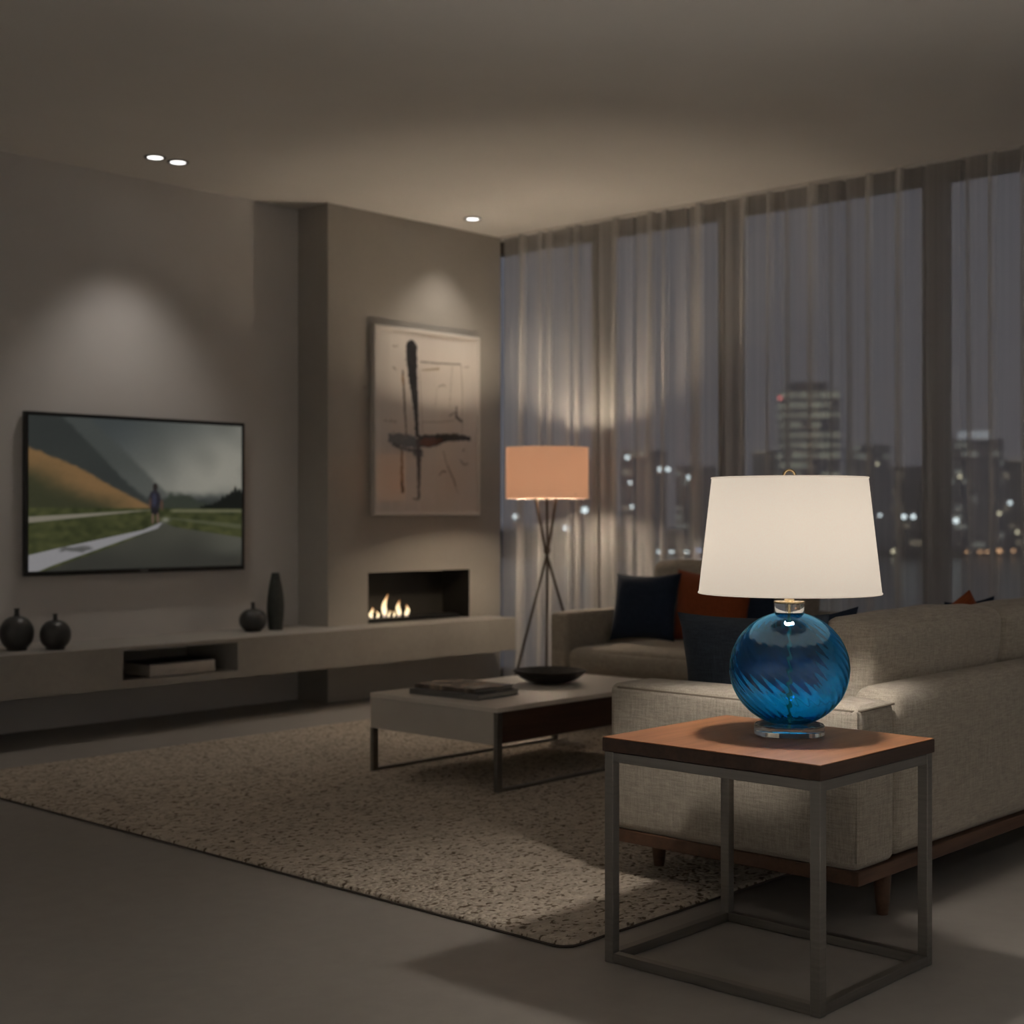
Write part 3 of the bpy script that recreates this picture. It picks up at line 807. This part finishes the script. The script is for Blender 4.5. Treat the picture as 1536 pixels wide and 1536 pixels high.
# facing -x: rz = -90deg (front -y turned to -x), leaning back towards +x
pillow(M_navy, 'navy pillow leaning in the far corner of the sofa against the arm', (5.83, 4.50, .418), .385, .355, .13, d(-84), d(-16), d(-2), 1, None, .10)
pillow(M_rust, 'rust pillow tucked behind the navy pillow in the far corner of the sofa', (5.93, 4.17, .415), .45, .36, .12, d(-86), d(-10), d(3), 2, None, .10)
pillow(M_navy, 'navy pillow mostly hidden behind the rust pillow in the far corner', (5.985, 4.02, .425), .42, .40, .06, d(-88), d(-9), d(-4), 3)
pillow(M_slate, 'slate navy pillow propped behind the near sofa arm, left of the blue lamp', (3.585, 2.33, .418), .52, .355, .13, d(90), d(-6), d(2), 4, None, .09)
pillow(M_navy, 'black-navy pillow whose tip rises over the near back cushion, right of the blue lamp', (3.955, 2.455, .402), .50, .345, .11, d(-20), d(9), d(-5), 5, None, .10)
pillow(M_rust, 'rust pillow with only its corner tip above the sofa back at right', (5.03, 2.355, .490), .272, .272, .085, d(-35), d(10), d(-36), 6, None, .03)
pillow(M_navy, 'navy pillow barely showing beside the rust tip above the sofa back', (5.125, 2.455, .412), .27, .338, .085, d(-15), d(10), d(-3), 7, None, .08)

# ------------------------------------------------------------------ side table
st = root('side_table', (2.91, 1.87, 0), 'square walnut-topped side table on a thin metal cube frame', 'side table')
qx0, qx1, qy0, qy1, qz = 2.662, 3.172, 1.583, 2.170, .53
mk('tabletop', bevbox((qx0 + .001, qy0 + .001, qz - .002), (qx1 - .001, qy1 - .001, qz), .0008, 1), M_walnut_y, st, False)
mk('table_edge', bevbox((qx0, qy0, qz - .033), (qx1, qy1, qz - .0021), .0012, 1), M_dwood, st, False)['label'] = 'edge below the top, its shade put into darker walnut'  # shade on the tabletop's sides painted in as a darker wood
T = .025; zt = qz - .0335
i0, i1, j0, j1 = qx0 + .004, qx1 - .004, qy0 + .004, qy1 - .004
for x in (i0, i1 - T):
    for y in (j0, j1 - T): mk('leg', bevbox((x, y, 0), (x + T, y + T, zt), .0012, 1), M_steel, st, False)
for z0 in (0, zt - T):
    for y in (j0, j1 - T): mk('rail', bevbox((i0 + T, y + .001, z0 + .001), (i1 - T, y + T - .001, z0 + T - .001), .001, 1), M_steel, st, False)
    for x in (i0, i1 - T): mk('rail', bevbox((x + .001, j0 + T, z0 + .001), (x + T - .001, j1 - T, z0 + T - .001), .001, 1), M_steel, st, False)

# ------------------------------------------------------------------ blue glass table lamp
gx, gy = 2.989, 1.863
tl = root('table_lamp', (gx, gy, qz), 'round swirled blue glass table lamp with cream shade, lit, on the side table', 'table lamp')
M_clear = glass('clear_acrylic', (.97, .98, .98), 1.49)
mk('base_plate', lathe([(0, qz + .0005), (.080, qz + .0005), (.083, qz + .003), (.083, qz + .023), (.080, qz + .026), (0, qz + .026)], 64, (gx, gy)), M_clear, tl)
def body_profile(R, H0, zc_, r0, r1, n=72):
    out = []
    a0 = -math.acos(min(1, r0 / R)); a1 = math.acos(min(1, r1 / R))
    for i in range(n + 1):
        a = a0 + (a1 - a0) * i / n; out.append((R * math.cos(a), zc_ + H0 * math.sin(a)))
    return out
zc_ = .6875
outer = body_profile(.1415, .136, zc_, .050, .030)
inner = body_profile(.1370, .1315, zc_, .046, .026)[::-1]
no = len(outer)
def swirl(p, z, i):
    if i >= no: return 1.0
    k = max(0, 1 - ((z - zc_) / .136) ** 2) ** .5
    k *= .12 + .88 * sm(-.25, .35, math.cos(p + 2.58))       # ribs blown deeper on the room side
    return 1 + .0030 * k * math.cos(30 * (p + (z - zc_) * 7.5))
M_blue = glass('blue_glass', (.22, .775, 1.0), 1.5)
M_blue_in = glass('blue_glass_inside', (.22, .775, 1.0), 1.5)
def lustre(m):
    n = m.node_tree.nodes; l = m.node_tree.links
    out = [x for x in n if x.type == 'OUTPUT_MATERIAL'][0]; g = [x for x in n if x.type == 'BSDF_GLASS'][0]
    gl = n.new('ShaderNodeBsdfGlossy'); gl.inputs['Roughness'].default_value = .03
    gl.inputs['Color'].default_value = (1, .93, .88, 1)
    m1 = n.new('ShaderNodeMixShader'); m1.inputs[0].default_value = .05
    l.new(g.outputs[0], m1.inputs[1]); l.new(gl.outputs[0], m1.inputs[2])
    l.new(m1.outputs[0], out.inputs['Surface'])
lustre(M_blue)
gb = lathe(outer + inner, 312, (gx, gy), True, swirl)
for q_, f_ in enumerate(gb.faces): f_.material_index = 0 if q_ // 312 < no - 1 else 1
mk('glass_body', gb, [M_blue, M_blue_in], tl)
mk('center_rod', lathe([(0, qz + .0265), (.004, qz + .0265), (.004, .843), (0, .843)], 12, (gx, gy)), M_brass, tl)
mk('neck', lathe([(.0055, .821), (.034, .821), (.0355, .823), (.0355, .842), (.0055, .842)], 40, (gx, gy), True), M_clear, tl)
mk('neck_cap', lathe([(0, .8435), (.036, .8435), (.0365, .8455), (.036, .8475), (.013, .8485), (.011, .853), (0, .853)], 40, (gx, gy)), M_brass, tl)
mk('stem', lathe([(0, .8535), (.0075, .8535), (.0075, .93), (.016, .931), (.016, .965), (0, .965)], 24, (gx, gy)), M_brass, tl)
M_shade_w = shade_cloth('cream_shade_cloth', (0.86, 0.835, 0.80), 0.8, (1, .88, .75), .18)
h0, h1, rb, rt = .8676, 1.140, .2145, .1835
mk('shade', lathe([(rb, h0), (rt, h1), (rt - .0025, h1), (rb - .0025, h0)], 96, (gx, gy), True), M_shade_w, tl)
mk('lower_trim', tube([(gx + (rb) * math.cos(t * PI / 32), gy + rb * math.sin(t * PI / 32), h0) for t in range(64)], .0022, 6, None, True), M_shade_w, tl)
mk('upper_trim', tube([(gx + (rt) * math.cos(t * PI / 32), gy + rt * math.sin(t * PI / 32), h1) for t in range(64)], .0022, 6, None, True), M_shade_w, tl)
mk('harp', merge(*[tube([(gx + s * .016, gy, .94), (gx + s * .05, gy, .97), (gx + s * .058, gy, 1.03), (gx + s * .04, gy, 1.09), (gx + s * .008, gy, 1.127)], .0018, 8) for s in (-1, 1)]), M_brass, tl)
mk('spider', merge(*[tube([(gx, gy, 1.130), (gx + (rt - .004) * math.cos(a), gy + (rt - .004) * math.sin(a), 1.136)], .002, 8) for a in (.3, 2.4, 4.5)]), M_brass, tl)
mk('finial', merge(lathe([(0, 1.127), (.007, 1.127), (.007, 1.140), (.010, 1.142), (0, 1.143)], 20, (gx, gy)),
                   tube([Vector((gx, gy, 1.146)) + .0135 * (math.cos(t * PI / 16) * R + math.sin(t * PI / 16) * Vector((0, 0, 1))) for t in range(32)], .0035, 10, None, True)), M_brass, tl)
mk('bulb', bulb_bm(gx, gy, .967, .033), M_bulb_w, tl)

# ------------------------------------------------------------------ ceiling downlights
def downlight(name, label, spots, plate):
    x0, x1, y0, y1 = plate
    r_ = root(name, ((x0 + x1) / 2, (y0 + y1) / 2, CEIL - .004), label, 'downlight')
    for (x, y) in spots:
        mk('trim_ring', lathe([(.038, CEIL - .0045), (.052, CEIL - .0045), (.054, CEIL - .0005), (.038, CEIL - .0005)], 40, (x, y), True), plain('black_trim', (.03, .028, .025), .5), r_)
        mk('lens', lathe([(0, CEIL - .003), (.0375, CEIL - .003), (.0375, CEIL - .001), (0, CEIL - .001)], 40, (x, y)), M_spot, r_)
    return r_
downlight('twin_downlight', 'twin round recessed ceiling lights above the television', [(4.040, 6.109), (4.172, 6.109)], (3.97, 4.24, 6.05, 6.17))
downlight('single_downlight', 'single round recessed ceiling light before the chimney wall', [(6.15, 5.998)], (6.09, 6.21, 5.94, 6.06))

def spot(x, y, z, w, ang, blend, col, tgt, r=.03):
    L = bpy.data.lights.new('downlight_beam', 'SPOT'); L.energy = w; L.spot_size = math.radians(ang); L.spot_blend = blend
    L.color = col; L.shadow_soft_size = r
    o = bpy.data.objects.new('downlight_beam', L); COL.objects.link(o); o.location = (x, y, z)
    o.rotation_euler = (Vector(tgt) - Vector((x, y, z))).to_track_quat('-Z', 'Y').to_euler()
WARM = (1.0, 0.86, 0.70)
zl = CEIL - .02
spot(4.040, 6.109, zl, 13, 84, .8, (1, .93, .85), (4.040, 6.16, 0))
spot(4.172, 6.109, zl, 13, 84, .8, (1, .93, .85), (4.172, 6.16, 0))
spot(6.15, 5.998, zl, 19, 98, .9, (1, .91, .80), (6.15, 6.03, 0))

# recessed lights added out of view behind the viewer, as general fill
for k, (x, y) in enumerate(((-1.45, 4.6), (-1.45, 2.6), (-1.45, 0.4), (-0.3, -1.5), (2.0, -1.5), (4.3, -1.5))):
    downlight('downlight', 'added recessed fill light along the unseen walls behind the viewer', [(x, y)], (x - .06, x + .06, y - .06, y + .06))['group'] = 'added fill lights along the unseen rear walls'
    spot(x, y, zl, 125 if k < 3 else 185, 110, .8, (1, .985, .95), (x, y, 0))

# ------------------------------------------------------------------ the city outside
GZ = -12.0
m_w, n, l, out = new_mat('dark_water')
bb = principled(n, l, out, .18); bb.inputs['Base Color'].default_value = (.02, .022, .026, 1)
bump(n, l, noise_tex(n, l, coords(n, l, (.25, .25, .25)), 1.0, 4.0), .5, .3, bb)
b = bmesh.new(); quad(b, (12, -900, GZ), (1600, -900, GZ), (1600, 1400, GZ), (12, 1400, GZ))
struct(mk('water', b, m_w, None, False, (12, 0, GZ)))
F3 = Vector((.7345, .6786, 0)); R3 = Vector((.6786, -.7345, 0))
def far(px, D): return F3 * D + R3 * ((px - 768) / 2181 * D)
b = bmesh.new()
sh = [far(px, 468) for px in (500, 2400)] + [far(px, 1200) for px in (2900, 300)]
bot = [b.verts.new((p.x, p.y, GZ - .5)) for p in sh]; top = [b.verts.new((p.x, p.y, GZ + 1.2)) for p in sh]
b.faces.new(top[::-1]); b.faces.new(bot)
for i in range(4): b.faces.new((bot[i], bot[(i + 1) % 4], top[(i + 1) % 4], top[i]))
bmesh.ops.recalc_face_normals(b, faces=b.faces[:])
struct(mk('ground_shore', b, plain('shore', (.05, .05, .055), .9), None, False))
def tower(px, w_px, top_y, D, mat, label, crown=None):
    c = far(px, D); w = w_px / 2181 * D; dep = w * .8; zt = 1.05 + (774 - top_y) / 2181 * D
    b = bmesh.new(); box(b, (-w / 2, -dep / 2, 0), (w / 2, dep / 2, zt - GZ - 1.2))
    r_ = root('office_tower', (c.x, c.y, GZ + 1.2), label, 'building', 'towers across the water')
    o = mk('facade', b, mat, None, False, (0, 0, 0)); o.parent = r_
    b = bmesh.new(); H_ = zt - GZ - 1.2; box(b, (-w * .3, -dep * .3, H_), (w * .3, dep * .3, H_ + 3)); 
    if crown: 
        o = mk('rooftop_sign' if crown != 'plant' else 'rooftop_plant', b, emit('crown_glow', (.9, .95, 1), .35) if crown != 'plant' else plain('roof_plant', (.3, .3, .32), .5, .6), None, False, (0, 0, 0)); o.parent = r_
    r_.rotation_euler = (0, 0, math.radians(-47.3 + random.uniform(-12, 12)))
    return r_
TW = [(.055, .055, .06)]
mA = tower_mat('tower_lit_offices', (.42, .42, .45), (.86, .88, .62), .75, 3.2, 3.4, .24)
mB = tower_mat('tower_sparse', (.40, .40, .43), (.80, .84, .70), .16, 2.6, 3.2, .25)
mC = tower_mat('tower_dark', (.44, .44, .47), (.9, .75, .5), .07, 2.6, 3.2, .28)
tower(1212, 84, 588, 500, mA, 'tall tower with many lit pale office floors, behind the table lamp', 'plant')
tower(1300, 62, 668, 540, mB, 'mid-height dark tower just right of the lit office tower')
tower(1366, 60, 700, 560, mC, 'lower dark block left of the right window post')
tower(1462, 74, 660, 520, mB, 'wide tower with glowing white sign on top, right of the post', 'sign')
tower(1525, 60, 690, 560, mC, 'dark tower at the right edge of the skyline')
tower(1150, 40, 676, 560, mC, 'slim dark tower left of the lit office tower')
tower(1045, 58, 700, 540, mB, 'broad dark block left of the table lamp, behind the curtain')
tower(965, 64, 676, 520, mC, 'dark tower with few lights above the far sofa corner')
tower(850, 70, 690, 540, mC, 'dim block hidden behind the floor lamp glow')
tower(1600, 80, 640, 540, mB, 'tower beyond the right edge of the window view')
def light_ball(px, y, D, r_px, mat, label, cat, group, name):
    c = far(px, D); c.z = 1.05 + (774 - y) / 2181 * D; r_ = r_px / 2181 * D
    b = bmesh.new(); bmesh.ops.create_icosphere(b, subdivisions=2, radius=r_)
    o = mk(name, b, mat, None, True, (0, 0, 0)); o.location = c
    return tag(o, label, cat, group)
E_or = emit('sodium_glow', (1, .56, .28), 1.6); E_wh = emit('white_lamp_glow', (.88, 1, 1), 2.4); E_ye = emit('soft_yellow_glow', (1, .9, .6), 1.5); E_bl = emit('blue_lamp_glow', (.55, .7, 1), 2.2); E_rd = emit('red_beacon_glow', (1, .2, .2), 1.5)
for px, y, rr in ((1327, 840, 3), (1342, 838, 3), (1350, 842, 2.6), (1358, 837, 2.6), (1382, 837, 3.6), (1428, 834, 2.2), (1440, 832, 2.2), (1451, 829, 3.2), (1470, 829, 3.2), (1481, 829, 3.2), (1499, 827, 3.8), (1520, 826, 2.4)):
    light_ball(px, y, 470, rr, E_or, 'orange street light in the row along the far waterfront', 'street light', 'orange street lights along the far waterfront', 'street_light')
light_ball(1341, 828, 470, 4.2, E_ye, 'larger pale quay light above the orange waterfront row', 'street light', None, 'street_light')
for px, y, rr in ((1356, 775, 3.6), (1370, 775, 3.6), (1388, 775, 3.8), (1320, 773, 2.4)):
    light_ball(px, y, 470, rr, E_wh, 'white light in the short row left of the right window post', 'lamp', 'white lights beside the right window post', 'flood_light')
light_ball(1434, 781, 470, 4, E_wh, 'single bright white light right of the right window post', 'lamp', None, 'flood_light')
for px, y, rr in ((1440, 715, 2.5), (1499, 770, 2.8), (1526, 798, 2.8), (1316, 696, 2.2)):
    light_ball(px, y, 470, rr, E_ye, 'faint yellow light among the dark towers at right', 'lamp', 'faint yellow lights among the right towers', 'flood_light')
light_ball(1515, 754, 470, 3, E_wh, 'pale bluish light near the right picture edge', 'lamp', None, 'flood_light')
for px, y, rr in ((988, 830, 4), (1007, 830, 4.2), (1030, 829, 3)):
    light_ball(px, y, 470, rr, E_wh, 'white light in the row above the far sofa cushions', 'lamp', 'white lights above the far sofa cushions', 'flood_light')
light_ball(1046, 826, 470, 4.2, E_bl, 'blue light left of the cream lampshade', 'lamp', None, 'flood_light')
for px, y, rr in ((941, 686, 3.2), (990, 704, 3.2), (1002, 704, 3.2), (1033, 716, 3), (945, 724, 2.4), (948, 760, 2.4)):
    light_ball(px, y, 470, rr, E_wh, 'small white light seen through the curtain between the two lamps', 'lamp', 'small white lights between the lamps', 'flood_light')
light_ball(774, 775, 470, 4, E_wh, 'white light under the left edge of the floor lamp shade', 'lamp', None, 'flood_light')
light_ball(850, 792, 470, 4.6, E_wh, 'white light right of the floor lamp legs', 'lamp', None, 'flood_light')
light_ball(877, 765, 470, 4.6, E_wh, 'white light under the right edge of the floor lamp shade', 'lamp', None, 'flood_light')
light_ball(1170, 597, 490, 2.8, E_rd, 'red beacon on the roof edge of the lit office tower', 'lamp', None, 'warning_light')

# ------------------------------------------------------------------ dusk sky
W = bpy.data.worlds.new('dusk'); S.world = W; W.use_nodes = True
n = W.node_tree.nodes; l = W.node_tree.links; n.clear()
ow = n.new('ShaderNodeOutputWorld'); bg = n.new('ShaderNodeBackground')
tc = n.new('ShaderNodeTexCoord'); sp = n.new('ShaderNodeSeparateXYZ'); l.new(tc.outputs['Generated'], sp.inputs[0])
l.new(ramp(n, l, sp.outputs[2], [(0.0, (.078, .076, .083)), (.12, (.072, .072, .081)), (.5, (.052, .056, .070))]), bg.inputs['Color'])
bg.inputs['Strength'].default_value = 1.35
l.new(bg.outputs[0], ow.inputs['Surface'])

# ------------------------------------------------------------------ camera
cd = bpy.data.cameras.new('camera'); cam = bpy.data.objects.new('camera', cd); COL.objects.link(cam)
cam.location = (0, 0, 1.05)
cam.rotation_euler = (math.radians(90), 0, math.radians(42.734 - 90))
cd.sensor_width = 36; cd.lens = 2181 / 1536 * 36; cd.shift_y = 6 / 1536
cd.clip_end = 3000
cd.dof.use_dof = True; cd.dof.focus_distance = 3.4; cd.dof.aperture_fstop = 3.6
S.camera = cam

for o in list(bpy.data.objects):
    if '_o' in o.keys(): del o['_o']
S.view_settings.view_transform = 'Standard'; S.view_settings.look = 'None'
S.view_settings.exposure = 0.0; S.view_settings.gamma = 1.0; S.view_settings.use_curve_mapping = False
cy = S.cycles
cy.max_bounces = 14; cy.diffuse_bounces = 5; cy.glossy_bounces = 6; cy.transmission_bounces = 12; cy.transparent_max_bounces = 24
cy.use_denoising = True
cy.sample_clamp_indirect = 6.0
